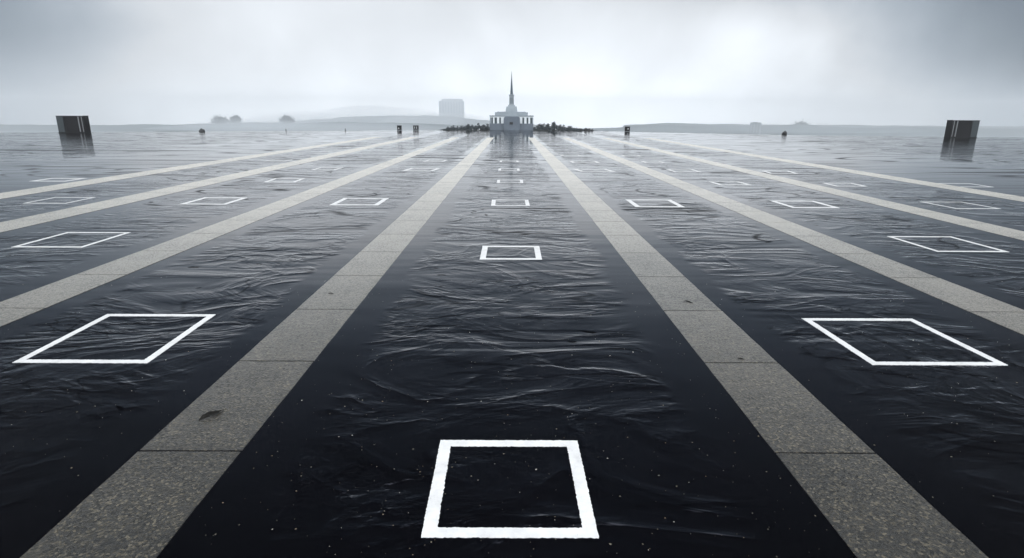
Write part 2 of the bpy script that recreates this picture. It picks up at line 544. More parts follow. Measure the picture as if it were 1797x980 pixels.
# ------------------------------------------------------------------ fallen leaf, slab pits and grit
def leaf(px, py, ln, wd, rz, label):  # the same shape also stands in for small pits in the slabs
    c = gnd(px, py, .012)
    bm = bmesh.new()
    n = 9
    rows = []
    rnd = random.Random(int(px))
    for i in range(n + 1):
        t = i / n
        hw = wd / 2 * math.sin(math.pi * min(.97, max(.03, t)) ** .85) * (1 + .15 * rnd.uniform(-1, 1))
        z = .012 + .05 * ln * math.sin(t * 5)
        rows.append([bm.verts.new(((t - .5) * ln, -hw, z + .03 * ln)), bm.verts.new(((t - .5) * ln, 0, z)), bm.verts.new(((t - .5) * ln, hw, z + .04 * ln))])
    for a, b in zip(rows, rows[1:]):
        for i in range(2): bm.faces.new((a[i], b[i], b[i + 1], a[i + 1]))
    bmesh.ops.solidify(bm, geom=bm.faces[:], thickness=.004)
    o = obj('leaf_and_pit', bm, M['dark_leaf_pit'])
    o.location = c; o.rotation_euler = (0, 0, rz)
    tag(o, label, 'leaf', 'dark dead leaves on the pale strips')
leaf(374, 729, .62, .20, R(62), 'largest dark shrivelled leaf, on the pale strip left of centre')
leaf(581, 516, .20, .12, R(10), 'small dark pit mark above the joint on the strip left of centre')
#leaf(548, 554, .34, .2, R(0), 'dark leaf below a joint on the strip left of centre')
#leaf(1122, 471, .42, .16, R(-20), 'thin dark leaf far up the strip right of centre')
leaf(1208, 531, .32, .12, R(-35), 'slanted dark pit mark above a joint on the strip right of centre')
leaf(1301, 631, .18, .10, R(-5), 'small dark pit mark halfway down the strip right of centre')
#leaf(1490, 825, .22, .15, R(-30), 'round dark leaf low on the strip right of centre')

def grit():
    bm = bmesh.new()
    rnd = random.Random(3)
    n = 0
    while n < 900:
        y = 6.0 + rnd.random() ** 1.4 * 16
        x = rnd.uniform(-1.15, 1.15) * y * .85
        if any(a - .05 < x < b + .05 for a, b in strips): continue
        if abs(x) > 5 and rnd.random() < .5: continue
        s = .005 + .014 * rnd.random() ** 4
        a0 = rnd.uniform(0, 6.28)
        vs = []
        for k in range(5):
            a = a0 + k * 1.257 + rnd.uniform(-.3, .3)
            rr = s * rnd.uniform(.5, 1.3)
            vs.append((x + rr * math.cos(a), y + rr * math.sin(a)))
        top = bm.verts.new((x, y, .012))
        vv = [bm.verts.new((p[0], p[1], .002)) for p in vs]
        for k in range(5): bm.faces.new((vv[k], vv[(k + 1) % 5], top))
        n += 1
    m, nt, b = new_mat('pale_and_rusty_grit')
    geo = nt.nodes.new('ShaderNodeNewGeometry')
    L(nt, ramp(nt, geo.outputs['Random Per Island'], [(0, (.05, .045, .03)), (.5, (.12, .11, .08)), (.80, (.16, .11, .06)), (.86, (.30, .28, .24)), (1, (.6, .58, .5))]), b.inputs['Base Color'])
    o = obj('grit', bm, m)
    tag(o, kind='stuff'); o['label'] = 'tiny pale and rusty specks of grit on the slate'
grit()

# ------------------------------------------------------------------ temple
TY = rim_y(0) + 2.0           # front plane
def tx(px): return at_y(px, 228.5, TY).x
def tz(py): return at_y(897, py, TY).z
TB = 0.0
temple = empty('temple', (0, TY, 0), 'grey stone temple with white pilasters and tall needle spire', 'temple')
def tbox(name, x0, x1, z0, z1, y0, y1, mat, bev=0, parent=None):
    bm = bmesh.new(); box(bm, x0, x1, y0, y1, z0, z1, bev)
    return obj(name, bm, M[mat] if isinstance(mat, str) else mat, parent or temple)
xL, xR = tx(859.6), tx(935.6)
cx = tx(897.5)
ztop = tz(203.4); zwin1, zwin0 = tz(206.6), tz(217.2)
tbox('podium', xL - .1, xR + .1, TB, zwin0, 0, 13.2, 'temple_dark')
tbox('wall', xL + .5, xR - .5, zwin0, ztop - .35, .8, 12.6, 'temple_pale')
tbox('cornice', xL - .2, xR + .2, ztop - .35, ztop + .12, -.1, 13.0, 'temple_wall')
tbox('frieze', xL + .02, xR - .02, zwin1, ztop - .352, .1, 1.0, 'temple_pale')
wins = [(862.6, 865.2), (867.9, 872.2), (876.1, 879.2), (916.5, 919.8), (923.9, 927.0), (930.3, 933.6)]
for a, b in wins:
    wn = tbox('window', tx(a), tx(b), zwin0 + .02, zwin1 - .02, .25, .79, 'temple_window')
edges = [859.6] + [v for w_ in wins for v in w_] + [935.6]
pil = [(edges[i], edges[i + 1]) for i in range(0, len(edges), 2)]
for a, b in pil:
    if b - a > 20:
        tbox('pilaster', tx(a), tx(884.5), zwin0 + .02, zwin1 - .003, .05, .78, 'temple_pale')
        tbox('pilaster', tx(911.5), tx(b), zwin0 + .02, zwin1 - .003, .05, .78, 'temple_pale')
    else:
        tbox('pilaster', tx(a), tx(b), zwin0 + .02, zwin1 - .003, .05, .78, 'temple_pale' if a > 860 and b < 935 else 'temple_wall')
# centre block with rounded shoulders
bm = bmesh.new()
x0, x1, z1 = tx(884), tx(912.3), tz(204.8)
r = 1.0
pts = [(x0, TB), (x1, TB)]
for k in range(5):
    a = k / 4 * math.pi / 2
    pts.append((x1 - r + r * math.cos(a), z1 - r + r * math.sin(a)))
for k in range(5):
    a = math.pi / 2 + k / 4 * math.pi / 2
    pts.append((x0 + r + r * math.cos(a), z1 - r + r * math.sin(a)))
prism_xz(bm, pts, -1.4, .7)
porch = obj('porch', bm, M['temple_dark'], temple)
tbox('doorway', tx(894.2), tx(900.2), tz(218.9), tz(214.6), -1.46, -1.3, 'door')
sd = tbox('door_surround', tx(893.6), tx(900.8), tz(219.4), tz(214.1), -1.43, -1.39, 'temple_dark')
tbox('stair', tx(893), tx(901.4), TB, TB + .3, -2.2, -1.4, 'temple_dark')
# upper storey
ua, ub = tx(868.4), tx(926.2)
zt2 = tz(197.4)
tbox('upper_storey', ua, ub, ztop + .12, zt2, 1.6, 11.2, 'temple_wall')
tbox('parapet', tx(872), tx(922.6), zt2, zt2 + .25, 2.2, 10.5, 'temple_wall')
# shouldered tower base
bm = bmesh.new()
cyb = 5.6
zz = [zt2 + .1, tz(194), tz(190.8), tz(188.2), tz(187)]
hw = [10.3, 10.1, 9.7, 9.2, 8.9]
sc = (xR - xL) / 76.0
loft(bm, [sq_ring(cx, cyb, h * sc, h * sc, z) for h, z in zip(hw, zz)])
obj('tower_base', bm, M['temple_wall'], temple)
bm = bmesh.new()
loft(bm, [sq_ring(cx, cyb, 6.2 * sc, 6.2 * sc, tz(187.02)), sq_ring(cx, cyb, 6.0 * sc, 5.6 * sc, tz(184.4))])
obj('tower_step', bm, M['temple_wall'], temple)
bm = bmesh.new()
loft(bm, [sq_ring(cx, cyb, 4.3 * sc, 4.3 * sc, tz(184.4)), sq_ring(cx, cyb, 4.0 * sc, 4.0 * sc, tz(168.4))])
obj('tower_shaft', bm, M['temple_wall'], temple)
bm = bmesh.new()
for sx in (-2.2, 0, 2.2):
    box(bm, cx + (sx - .45) * sc, cx + (sx + .45) * sc, cyb - 4.33 * sc, cyb - 3.9 * sc, tz(182), tz(171))
obj('tower_louvre', bm, M['temple_window'], temple)
bm = bmesh.new()
loft(bm, [sq_ring(cx, cyb, 4.2 * sc, 4.2 * sc, tz(168.4)), sq_ring(cx, cyb, 4.8 * sc, 4.8 * sc, tz(167.4)), sq_ring(cx, cyb, 4.8 * sc, 4.8 * sc, tz(166)), sq_ring(cx, cyb, 4.0 * sc, 4.0 * sc, tz(165.6))])
obj('tower_cap', bm, M['temple_wall'], temple)
bm = bmesh.new()
loft(bm, [ngon_ring(cx, cyb, r_ * sc, tz(y_), 8, math.pi / 8) for r_, y_ in ((2.7, 165.6), (2.3, 158), (1.5, 146), (.8, 135), (.16, 123.5))])
obj('spire', bm, M['spire'], temple)

# ------------------------------------------------------------------ knoll and thicket round the temple
def tree_height(px):
    """measured top line of the thicket"""
    tb = [(770, 228.5), (778, 226), (786, 222), (793, 219.6), (800, 220.5), (810, 220), (817, 219), (827, 217.5), (836, 217), (842, 216.6), (850, 218), (860, 217.2),
          (936, 218), (948, 217.6), (955, 217.2), (965, 217.4), (971, 216.2), (980, 217.6), (988, 218), (1000, 220), (1010, 222), (1016, 223.4), (1022, 225), (1030, 225.2), (1038, 227), (1044, 229.4)]
    for a, b in zip(tb, tb[1:]):
        if a[0] <= px <= b[0]: return a[1] + (b[1] - a[1]) * (px - a[0]) / (b[0] - a[0])
    return 229
_th = tree_height
def tree_height(px): return min(229.2, _th(px) + .9)
bm = bmesh.new()
nx, ny = 60, 12
g = []
xa, xb = at_y(768, 229, TY).x, at_y(1046, 229, TY).x
for i in range(nx + 1):
    x = xa + (xb - xa) * i / nx
    row = []
    for j in range(ny + 1):
        t = j / ny
        y = rim_y(x) + .03 + t * 34
        e = min(1, 5 * min(i / nx, 1 - i / nx))
        z = -.5 + (.42 + .3 * e * math.sin(math.pi * t) + .1 * mnoise.noise(Vector((x * .3, y * .3, 0)))) * (1 if t < .95 else .2)
        row.append(bm.verts.new((x, y, z)))
    g.append(row)
for i in range(nx):
    for j in range(ny):
        bm.faces.new((g[i][j], g[i + 1][j], g[i + 1][j + 1], g[i][j + 1]))
o = obj('terrain', bm, M['earth'], smooth=True); tag(o, kind='structure')

def crown_bm(rad, hgt, kind, seed, nclump=34, nleaf=16, ls=.16):
    rnd = random.Random(seed)
    bm = bmesh.new()
    for c in range(nclump):
        t = rnd.random()
        if kind == 'cone': rr = rad * (1 - t) ** .8 + .05
        elif kind == 'flat': rr = rad * (.45 + .55 * t)
        else: rr = rad * math.sqrt(max(.05, 1 - (2 * t - 1) ** 2))
        a = rnd.uniform(0, 6.283); q = rr * rnd.uniform(.25, 1)
        cx_, cy_, cz_ = q * math.cos(a), q * math.sin(a), hgt * t
        cr = rnd.uniform(.12, .3) * rad
        for l in range(nleaf):
            p = Vector((cx_, cy_, cz_)) + Vector((rnd.gauss(0, 1), rnd.gauss(0, 1), rnd.gauss(0, .8))) * cr
            u = Vector((rnd.gauss(0, 1), rnd.gauss(0, 1), rnd.gauss(0, 1))).normalized()
            w_ = u.cross(Vector((rnd.gauss(0, 1), rnd.gauss(0, 1), rnd.gauss(0, 1)))).normalized()
            s = ls * rnd.uniform(.6, 1.4)
            vs = [bm.verts.new(p + u * s), bm.verts.new(p + w_ * s * .6), bm.verts.new(p - u * s), bm.verts.new(p - w_ * s * .6)]
            bm.faces.new(vs)
    return bm

def make_tree(name, label, cat, group, h, rad, kind, seed, **kw):
    root = empty(name, (0, 0, 0), label, cat, group)
    bm = bmesh.new()
    rnd = random.Random(seed)
    loft(bm, [ngon_ring(0, 0, .07 * h * .5, 0, 6), ngon_ring(.02 * h, 0, .05 * h * .5, h * .4, 6), ngon_ring(.01, .02, .012 * h, h * .85, 6)])
    for k in range(4):
        a = rnd.uniform(0, 6.28); z0 = h * rnd.uniform(.3, .55)
        p0 = Vector((0, 0, z0)); p1 = Vector((rad * .7 * math.cos(a), rad * .7 * math.sin(a), z0 + h * .25))
        loft(bm, [ngon_ring(p0.x, p0.y, .02 * h, p0.z, 4), ngon_ring(p1.x, p1.y, .006 * h, p1.z, 4)])
    obj('trunk', bm, M['bark'], root)
    cb = crown_bm(rad, h * .75, kind, seed, **kw)
    for v in cb.verts: v.co.z += h * .25
    obj('crown', cb, M['leaf'], root)
    return root

def copy_tree(root, loc, s, rz, label=None, group=None):
    r = root.copy(); COL.objects.link(r)
    r.location = loc; r.scale = s; r.rotation_euler = (0, 0, rz)
    if label: r['label'] = label
    if group: r['group'] = group
    for ch in root.children:
        c = ch.copy(); COL.objects.link(c); c.parent = r
    return r

GL, GR = 'small trees left of the temple', 'small trees right of the temple'
LL, LR = 'small dark hazy tree in the thicket left of the temple', 'small dark hazy tree in the thicket right of the temple'
protos = [make_tree('tree', LL, 'tree', GL, 1.0, .42, k, s, nclump=26, nleaf=12, ls=.07) for k, s in (('round', 1), ('flat', 2), ('cone', 3), ('round', 4), ('flat', 5))]
used = set()
rnd = random.Random(11)
def put_tree(px, depth, left, k=None, hscale=1.0, label=None):
    k = rnd.randrange(5) if k is None else k
    Y = TY + depth
    top = tree_height(px)
    p = at_y(px, top, Y)
    zb = -.15
    hh = max(.5, (p.z - zb)) * hscale
    wsc = hh * rnd.uniform(.75, 1.15)
    if hh < 1.4: wsc = 1.3 * hh
    lab, grp = (LL, GL) if left else (LR, GR)
    if k not in used:
        used.add(k); r = protos[k]; r.location = (p.x, Y, zb); r.scale = (wsc, wsc, hh); r['label'] = label or lab; r['group'] = grp
    else:
        r = copy_tree(protos[k], (p.x, Y, zb), (wsc, wsc, hh), rnd.uniform(0, 6), label or lab, grp)
    if label: del r['group']
    return r
for i in range(30):
    px = 776 + i * 2.75 + rnd.uniform(-1, 1)
    put_tree(px, rnd.uniform(.5, 9), True, hscale=rnd.choice((.5, .65, .8, .9, 1.0)))
for i in range(32):
    px = 938 + i * 3.2 + rnd.uniform(-1, 1)
    put_tree(px, rnd.uniform(.5, 9), False, hscale=rnd.choice((.5, .65, .8, .9, 1.0)))
put_tree(971.5, 2.5, False, 2, 1.12, 'tall pointed dark tree rising above the thicket right of the temple')
# undergrowth
bm = bmesh.new()
rnd2 = random.Random(21)
for i in range(8500):
    px = rnd2.uniform(774, 1041)
    if 860 < px < 936: continue
    dep = rnd2.uniform(.2, 7)
    top = at_y(px, tree_height(px), TY + dep)
    mx_ = max(.12, top.z * .58 + .1)
    p = Vector((top.x, TY - 1.2 + dep, -.1 + mx_ * rnd2.random()))
    if p.y < rim_y(p.x) + .3: p.y = rim_y(p.x) + .3 + rnd2.random()
    u = Vector((rnd2.gauss(0, 1), rnd2.gauss(0, 1), rnd2.gauss(0, 1))).normalized()
    w_ = u.cross(Vector((rnd2.gauss(0, 1), rnd2.gauss(0, 1), rnd2.gauss(0, 1)))).normalized()
    s = rnd2.uniform(.1, .24)
    bm.faces.new([bm.verts.new(p + u * s), bm.verts.new(p + w_ * s * .7), bm.verts.new(p - u * s), bm.verts.new(p - w_ * s * .7)])
o = obj('shrubbery', bm, M['leaf']); tag(o, kind='stuff'); o['label'] = 'dense dark undergrowth along both sides of the temple'

def lumpy(bm, rx, ry, rz, seed, sub=3, amp=.22, flat=True):
    g = bmesh.new()
    bmesh.ops.create_icosphere(g, subdivisions=sub, radius=1)
    for v in g.verts:
        n_ = mnoise.noise(v.co * 1.7 + Vector((seed, seed * 2.1, 0)))
        f = 1 + amp * n_ * 1.6
        v.co = Vector((v.co.x * rx * f, v.co.y * ry * f, v.co.z * rz * f))
        if flat and v.co.z < 0: v.co.z *= .25
    me = bpy.data.meshes.new('t'); g.to_mesh(me); g.free(); bm.from_mesh(me); bpy.data.meshes.remove(me)

def boulder(px0, px1, ytop, ybase, label, seed, group=None):
    c = gnd((px0 + px1) / 2, ybase)
    w_ = (px1 - px0) * c.y / FPX; h_ = (ybase - ytop) * c.y / FPX
    bm = bmesh.new(); lumpy(bm, w_ / 2, w_ / 2.4, h_, seed)
    o = obj('boulder', bm, M['rock']); o.location = (c.x, c.y, 0)
    tag(o, label, 'rock', group)
boulder(350, 359.5, 226.6, 231.6, 'low black rock alone on the far rim at left', 2)
boulder(1372.5, 1380.5, 230.8, 236.6, 'rounded black rock alone on the far rim at right', 5)
for k, (a, b, t_, bs) in enumerate([(1025, 1031, 225.2, 229.9), (1031, 1036, 226, 230.1), (1036.5, 1041, 227.2, 230.4), (1017, 1021, 226, 229.6)]):
    boulder(a, b, t_, bs, 'small black rock at the right-hand tip of the temple thicket', 7 + k, 'black rocks at the tip of the thicket')
for k, (px, py, s) in enumerate([(841, 226.4, .5), (829.5, 226.2, .35), (838.5, 227.2, .3), (941, 224.5, .35), (975.3, 226.5, .4)]):
    p = at_y(px, py, TY - .6)
    bm = bmesh.new(); lumpy(bm, s * .55, s * .4, s * .6, 30 + k, 2)
    o = obj('pale_stone', bm, M['pale_stone']); o.location = (p.x, max(p.y, rim_y(p.x) + .3), max(-.1, p.z - .3))
    tag(o, 'small white stone among the dark shrubs %s of the temple' % ('left' if px < 880 else 'right'), 'stone', 'white stones among the shrubs %s of the temple' % ('left' if px < 880 else 'right'))
def post(px, ytop, ybase, label):
    c = gnd(px, ybase); h_ = (ybase - ytop) * c.y / FPX
    root = empty('bollard', (c.x, c.y, 0), label, 'bollard')
    bm = bmesh.new(); loft(bm, [ngon_ring(0, 0, .16, 0, 10), ngon_ring(0, 0, .13, h_ * .8, 10)])
    obj('stem', bm, M['black'], root)
    bm = bmesh.new(); loft(bm, [ngon_ring(0, 0, .2, h_ * .8, 10), ngon_ring(0, 0, .2, h_ * .95, 10), ngon_ring(0, 0, .1, h_, 10)])
    obj('cap', bm, M['black'], root)
post(502, 227, 230.3, 'tiny dark bollard on the far rim between the left rock and the centre')
post(606, 226.3, 229.8, 'thin dark bollard on the far rim left of the two small black boxes')

# ------------------------------------------------------------------ big black kiosks
def kiosk(px0, px1, ytop, ybase, mirror, label):
    """px0..px1 is the front face; the bars stand by the inner corner"""
    c = gnd((px0 + px1) / 2, ybase)
    w_ = (px1 - px0) * c.y / FPX * 1.0
    h_ = (ybase - ytop) * c.y / FPX * 1.0
    c.y += .0
    root = empty('kiosk', (c.x, c.y, 0), label, 'kiosk', 'large black kiosks at the far corners of the plaza')
    dp = 2.6; x0, x1 = -w_ / 2, w_ / 2
    S = -1 if mirror else 1
    def b(name, xa, xb, ya, yb, za, zb, mat, bev=0, par=None):
        xa, xb = (xa * S, xb * S) if S > 0 else (xb * S, xa * S)
        bm = bmesh.new(); box(bm, xa, xb, ya, yb, za, zb, bev)
        return obj(name, bm, M[mat], par or root)
    b('body', x0, x1, 0, dp, .0, h_ - .12, 'black', .03)
    b('roof', x0 - .08, x1 + .08, -.1, dp + .1, h_ - .117, h_, 'black')
    b('roof_halo', x0 - .09, x1 + .09, -.16, -.102, h_ - .06, h_ + .02, 'pale_metal')  # added pale strip imitating the bright halo along the roof edge
    g_ = b('glass_panel', x0 + .1, x0 + w_ * .25, -.06, -.003, .25, h_ - .3, 'dglass')
    b('mullion', x0 + w_ * .25 + .003, x0 + w_ * .25 + .14, -.09, -.003, .2, h_ - .2, 'black')
    b('light_bar', x0 + w_ * .80, x0 + w_ * .80 + .30, -.12, -.003, .35, h_ - .22, 'bar_metal')
    b('light_bar', x0 + w_ * .925, x0 + w_ * .925 + .20, -.12, -.003, .35, h_ - .22, 'bar_metal')
    b('base', x0 - .05, x1 + .05, -.14, -.001, 0, .16, 'black')
kiosk(104, 150, 205.2, 233.6, False, 'large black kiosk with two pale bars, standing on the left rim')
kiosk(1667, 1713, 213, 242.2, True, 'large black kiosk with two pale bars, standing on the right rim')
def small_box(px0, px1, ytop, ybase, label, panes):
    c = gnd((px0 + px1) / 2, ybase)
    w_ = (px1 - px0) * c.y / FPX; h_ = (ybase - ytop) * c.y / FPX
    root = empty('cabinet', (c.x, c.y, 0), label, 'cabinet', 'small black cabinets on the far rim')
    bm = bmesh.new(); box(bm, -w_ / 2, w_ / 2, 0, w_ * .8, 0, h_ * .94, .04); obj('body', bm, M['black'], root)
    bm = bmesh.new(); box(bm, -w_ / 2 - .04, w_ / 2 + .04, -.05, w_ * .8 + .05, h_ * .941, h_, .01); obj('lid', bm, M['black'], root)
    for (fx, fw, fz, fh) in panes:
        bm = bmesh.new(); box(bm, (fx - fw / 2) * w_, (fx + fw / 2) * w_, -.04, -.003, fz * h_, (fz + fh) * h_, .005)
        obj('pane', bm, M['pale_metal'], root)
small_box(697, 704, 221, 228.6, 'small black cabinet with one pale square, farther left of the pair', [(-.1, .22, .25, .26)])
small_box(725.3, 733.7, 221, 228.4, 'small black cabinet with two thin upright panes, nearer the temple', [(-.2, .1, .25, .5), (.2, .12, .25, .5)])
small_box(1097.3, 1105.2, 223, 231, 'small black cabinet with one dim pale spot, alone right of the temple', [(.08, .2, .4, .26)])

# ------------------------------------------------------------------ far land, water and skyline
WZ = -80.0
bm = bmesh.new()
vs = [bm.verts.new(p) for p in ((-4500, -60, WZ), (4500, -60, WZ), (4500, 4600, WZ), (-4500, 4600, WZ))]
bm.faces.new(vs)
o = obj('water', bm, M['water']); tag(o, kind='structure')
# bank under the plaza's rim
bm = bmesh.new()
a = [bm.verts.new((p.x, p.y + .03, -.62)) for p in rim]
a = [bm.verts.new((rim[0].x, -40, -.62))] + a + [bm.verts.new((rim[-1].x, -40, -.62))]
b = [bm.verts.new((rim[0].x - 20, -40, WZ - .5))] + [bm.verts.new((p.x, p.y + 42, WZ - .5)) for p in rim] + [bm.verts.new((rim[-1].x + 20, -40, WZ - .5))]
for i in range(len(a) - 1): bm.faces.new((a[i], a[i + 1], b[i + 1], b[i]))
o = obj('terrain', bm, M['earth']); tag(o, kind='structure')

def hill(name, prof, Y, depth, seed, amp=.6, bumps=.012):
    """prof: measured skyline; a rounded ridge of real depth at the distance Y"""
    bm = bmesh.new()
    rows = []
    x0, x1 = prof[0][0], prof[-1][0]
    n = max(30, int((x1 - x0) / 4))
    for i in range(n + 1):
        px = x0 + (x1 - x0) * i / n
        for p, q in zip(prof, prof[1:]):
            if p[0] <= px <= q[0]: py = p[1] + (q[1] - p[1]) * (px - p[0]) / (q[0] - p[0]); break
        top = at_y(px, py, Y)
        hz = max(.5, top.z - WZ)
        row = []
        for j in range(13):
            t = j / 12
            yy = Y - depth * .5 + depth * t
            f = math.sin(math.pi * t) ** .7
            z = WZ - .5 + (hz + .5) * f
            z += f * amp * mnoise.noise(Vector((top.x * bumps, yy * bumps, seed))) * 3 + f * amp * mnoise.noise(Vector((top.x * bumps * 5, yy * bumps * 3, seed + 4))) * 1.2
            row.append(bm.verts.new((top.x, yy, z)))
        rows.append(row)
    for r0, r1 in zip(rows, rows[1:]):
        for j in range(12): bm.faces.new((r0[j], r1[j], r1[j + 1], r0[j + 1]))
    o = obj(name, bm, M['hill'], smooth=True); tag(o, kind='structure')
    return o
# left shore, nearer and farther
hill('hills', [(-500, 220), (-200, 221), (0, 219), (120, 220), (240, 219), (330, 218), (370, 217), (440, 215.5), (520, 216), (600, 214), (700, 216), (780, 218), (860, 221), (900, 226)], 3400, 420, 1, 1.5, .006)
hill('hills', [(400, 219), (500, 214), (555, 210), (600, 206.5), (650, 204), (700, 203), (750, 203.5), (790, 205), (830, 209), (865, 213), (900, 216), (960, 221)], 4300, 500, 2, 2.2, .006)
# right shore
hill('hills', [(990, 229), (1060, 225), (1105, 222), (1150, 220), (1200, 220.5), (1300, 221.2), (1360, 221), (1385, 219.3), (1400, 218.6), (1424, 220), (1440, 223.5), (1520, 224.5), (1600, 223.5), (1700, 225), (1797, 226), (2000, 226), (2300, 228)], 3300, 420, 3, 1.5, .006)
hill('hills', [(1100, 219), (1180, 216.5), (1260, 218), (1500, 220), (1700, 222), (1900, 222)], 4100, 400, 6, 1.5, .006)

# far tower block with fins
def far_tower():
    Y = 4300
    p0, p1 = at_y(771, 218, Y), at_y(814, 218, Y)
    zt = at_y(792, 173.6, Y).z; zs = at_y(792, 177.4, Y).z
    cx_ = (p0.x + p1.x) / 2; hw_ = (p1.x - p0.x) / 2
    root = empty('apartment_tower', (cx_, Y, WZ), 'tall pale apartment tower fading into the fog left of the temple', 'building')
    hs = zs - WZ; ht = zt - WZ
    bm = bmesh.new(); box(bm, -hw_, hw_, 0, 60, 0, hs); obj('wall', bm, M['tower'], root)
    bm = bmesh.new(); prism_xz(bm, [(-hw_ * .8, hs), (hw_ * .92, hs), (hw_ * .9, ht - 2), (hw_ * .4, ht), (-hw_ * .4, ht), (-hw_ * .78, ht - 3)], 4, 36); obj('roof', bm, M['tower'], root)
    n = 9
    for i in range(n):
        x = -hw_ + (i + .5) * 2 * hw_ / n
        bm = bmesh.new(); box(bm, x - hw_ / n * .45, x + hw_ / n * .45, -1.2, -.05, 4, hs - 4)
        obj('window_bay', bm, M['tower_win'], root)
far_tower()
def far_block():
    Y = 3080
    p0, p1 = at_y(1312.5, 225, Y), at_y(1331, 225, Y)
    zt = at_y(1322, 214.8, Y).z
    cx_ = (p0.x + p1.x) / 2; hw_ = (p1.x - p0.x) / 2
    root = empty('apartment_block', (cx_, Y - 40, WZ), 'small hazy apartment block standing alone on the right shore', 'building')
    h_ = zt - WZ
    bm = bmesh.new(); loft(bm, [sq_ring(0, 15, hw_, 12, 0), sq_ring(1, 15, hw_ * .88, 11, h_ - 1)]); obj('wall', bm, M['block'], root)
    bm = bmesh.new(); box(bm, -hw_ * .5, hw_ * .2, 8, 20, h_ - 1, h_ + 1.6); obj('roof', bm, M['block'], root)
    for i in range(3):
        bm = bmesh.new(); box(bm, -hw_ * .8 + i * hw_ * .55, -hw_ * .5 + i * hw_ * .55, 1.2, 4, 6, h_ - 3); obj('window_bay', bm, M['hill'], root)
far_block()
# far trees on the left shore
def far_tree(px0, px1, ytop, seed, label, kind='round'):
    Y = 3370
    p0, p1 = at_y(px0, 225, Y), at_y(px1, 225, Y)
    zt = at_y((px0 + px1) / 2, ytop, Y).z
    ZB = at_y((px0 + px1) / 2, 221 if px0 < 900 else 224, Y).z
    h_ = zt - ZB; rad = (p1.x - p0.x) / 2
    r_ = make_tree('tree', label, 'tree', None, h_, rad, kind, seed, nclump=70, nleaf=40, ls=3)
    r_.location = ((p0.x + p1.x) / 2, Y, ZB)
far_tree(374, 404, 208.5, 51, 'broad hazy tree on the left shore, rounded crown')
far_tree(407, 425, 205.5, 52, 'narrower taller hazy tree beside the broad one on the left shore')
far_tree(494, 516, 206.5, 53, 'faint hazy tree on the left shore between the clump and the centre')
far_tree(1392, 1418, 219.2, 54, 'low faint tree on the right shore beyond the black rock')

# soft fog bank resting on the far left shore
def fog(px0, px1, ytop, ybot, Y, dy, dens, seed):
    a, b_ = at_y(px0, ybot, Y), at_y(px1, ybot, Y)
    zt = at_y((px0 + px1) / 2, ytop, Y).z; zb = a.z
    bm = bmesh.new(); bmesh.ops.create_icosphere(bm, subdivisions=5, radius=1)
    for v in bm.verts:
        f = 1 + .22 * mnoise.noise(v.co * 1.6 + Vector((seed, 0, seed * 1.3)))
        v.co = Vector((v.co.x * (b_.x - a.x) / 2 * f, v.co.y * dy * f, v.co.z * (zt - zb) * f))
        if v.co.z < 0: v.co.z *= .3
    m = bpy.data.materials.new('fog'); m.use_nodes = True; nt = m.node_tree; nt.nodes.clear()
    out = nt.nodes.new('ShaderNodeOutputMaterial'); pv = nt.nodes.new('ShaderNodeVolumePrincipled')
    pv.inputs['Color'].default_value = (.97, .985, 1, 1); pv.inputs['Density'].default_value = dens; pv.inputs['Anisotropy'].default_value = .3
    nt.links.new(pv.outputs[0], out.inputs['Volume'])
    o = obj('fog', bm, m); o.location = ((a.x + b_.x) / 2, Y, zb); tag(o, kind='stuff')
fog(520, 800, 184, 222, 3900, 260, .0016, 3)
fog(420, 640, 196, 222, 3950, 200, .0014, 9)
fog(640, 900, 196, 222, 3800, 180, .0014, 14)
fog(260, 800, 213, 226, 2950, 170, .0022, 21)
fog(1080, 1600, 216, 229, 2800, 170, .0007, 25)
fog(330, 560, 207, 222, 3050, 120, .0012, 31)

# ------------------------------------------------------------------ haze
HZ = 0.00025
bm = bmesh.new(); box(bm, -4600, 4600, -80, 4700, WZ - 2, 134)
m = bpy.data.materials.new('haze'); m.use_nodes = True
nt = m.node_tree; nt.nodes.clear()
out = nt.nodes.new('ShaderNodeOutputMaterial')
pv = nt.nodes.new('ShaderNodeVolumePrincipled')
pv.inputs['Color'].default_value = (.97, .985, 1, 1)
pv.inputs['Density'].default_value = HZ
pv.inputs['Anisotropy'].default_value = .35
nt.links.new(pv.outputs[0], out.inputs['Volume'])
o = obj('haze', bm, m); tag(o, kind='stuff')

# ------------------------------------------------------------------ sky: bright fog low ahead under an added dark lid that darkens reflections
w = bpy.data.worlds.new('World'); SC.world = w; w.use_nodes = True
nt = w.node_tree
bg = nt.nodes['Background']
tc = nt.nodes.new('ShaderNodeTexCoord')
sep = nt.nodes.new('ShaderNodeSeparateXYZ'); L(nt, tc.outputs['Generated'], sep.inputs[0])
az = math_n(nt, 'ARCTAN2', sep.outputs[0], sep.outputs[1])       # radians, + is right
el = math_n(nt, 'ARCSINE', sep.outputs[2])
n1 = noise(nt, tc.outputs['Generated'], 2.2, 5, .5, .4)
n1c = math_n(nt, 'SUBTRACT', n1, .5)
azw = math_n(nt, 'ADD', az, math_n(nt, 'MULTIPLY', n1c, .5))
deg = math_n(nt, 'MULTIPLY', azw, 180 / math.pi)
def curve(fac, pts, lo, hi):
    """piecewise-linear value from a ramp"""
    mr = maprange(nt, fac, lo, hi, 0, 1)
    r_ = nt.nodes.new('ShaderNodeValToRGB'); r_.color_ramp.interpolation = 'B_SPLINE'
    els = r_.color_ramp.elements
    while len(els) < len(pts): els.new(.5)
    for e_, (p, v) in zip(els, pts):
        e_.position = (p - lo) / (hi - lo); e_.color = (v, v, v, 1)
    nt.links.new(mr, r_.inputs[0])
    return r_.outputs[0]
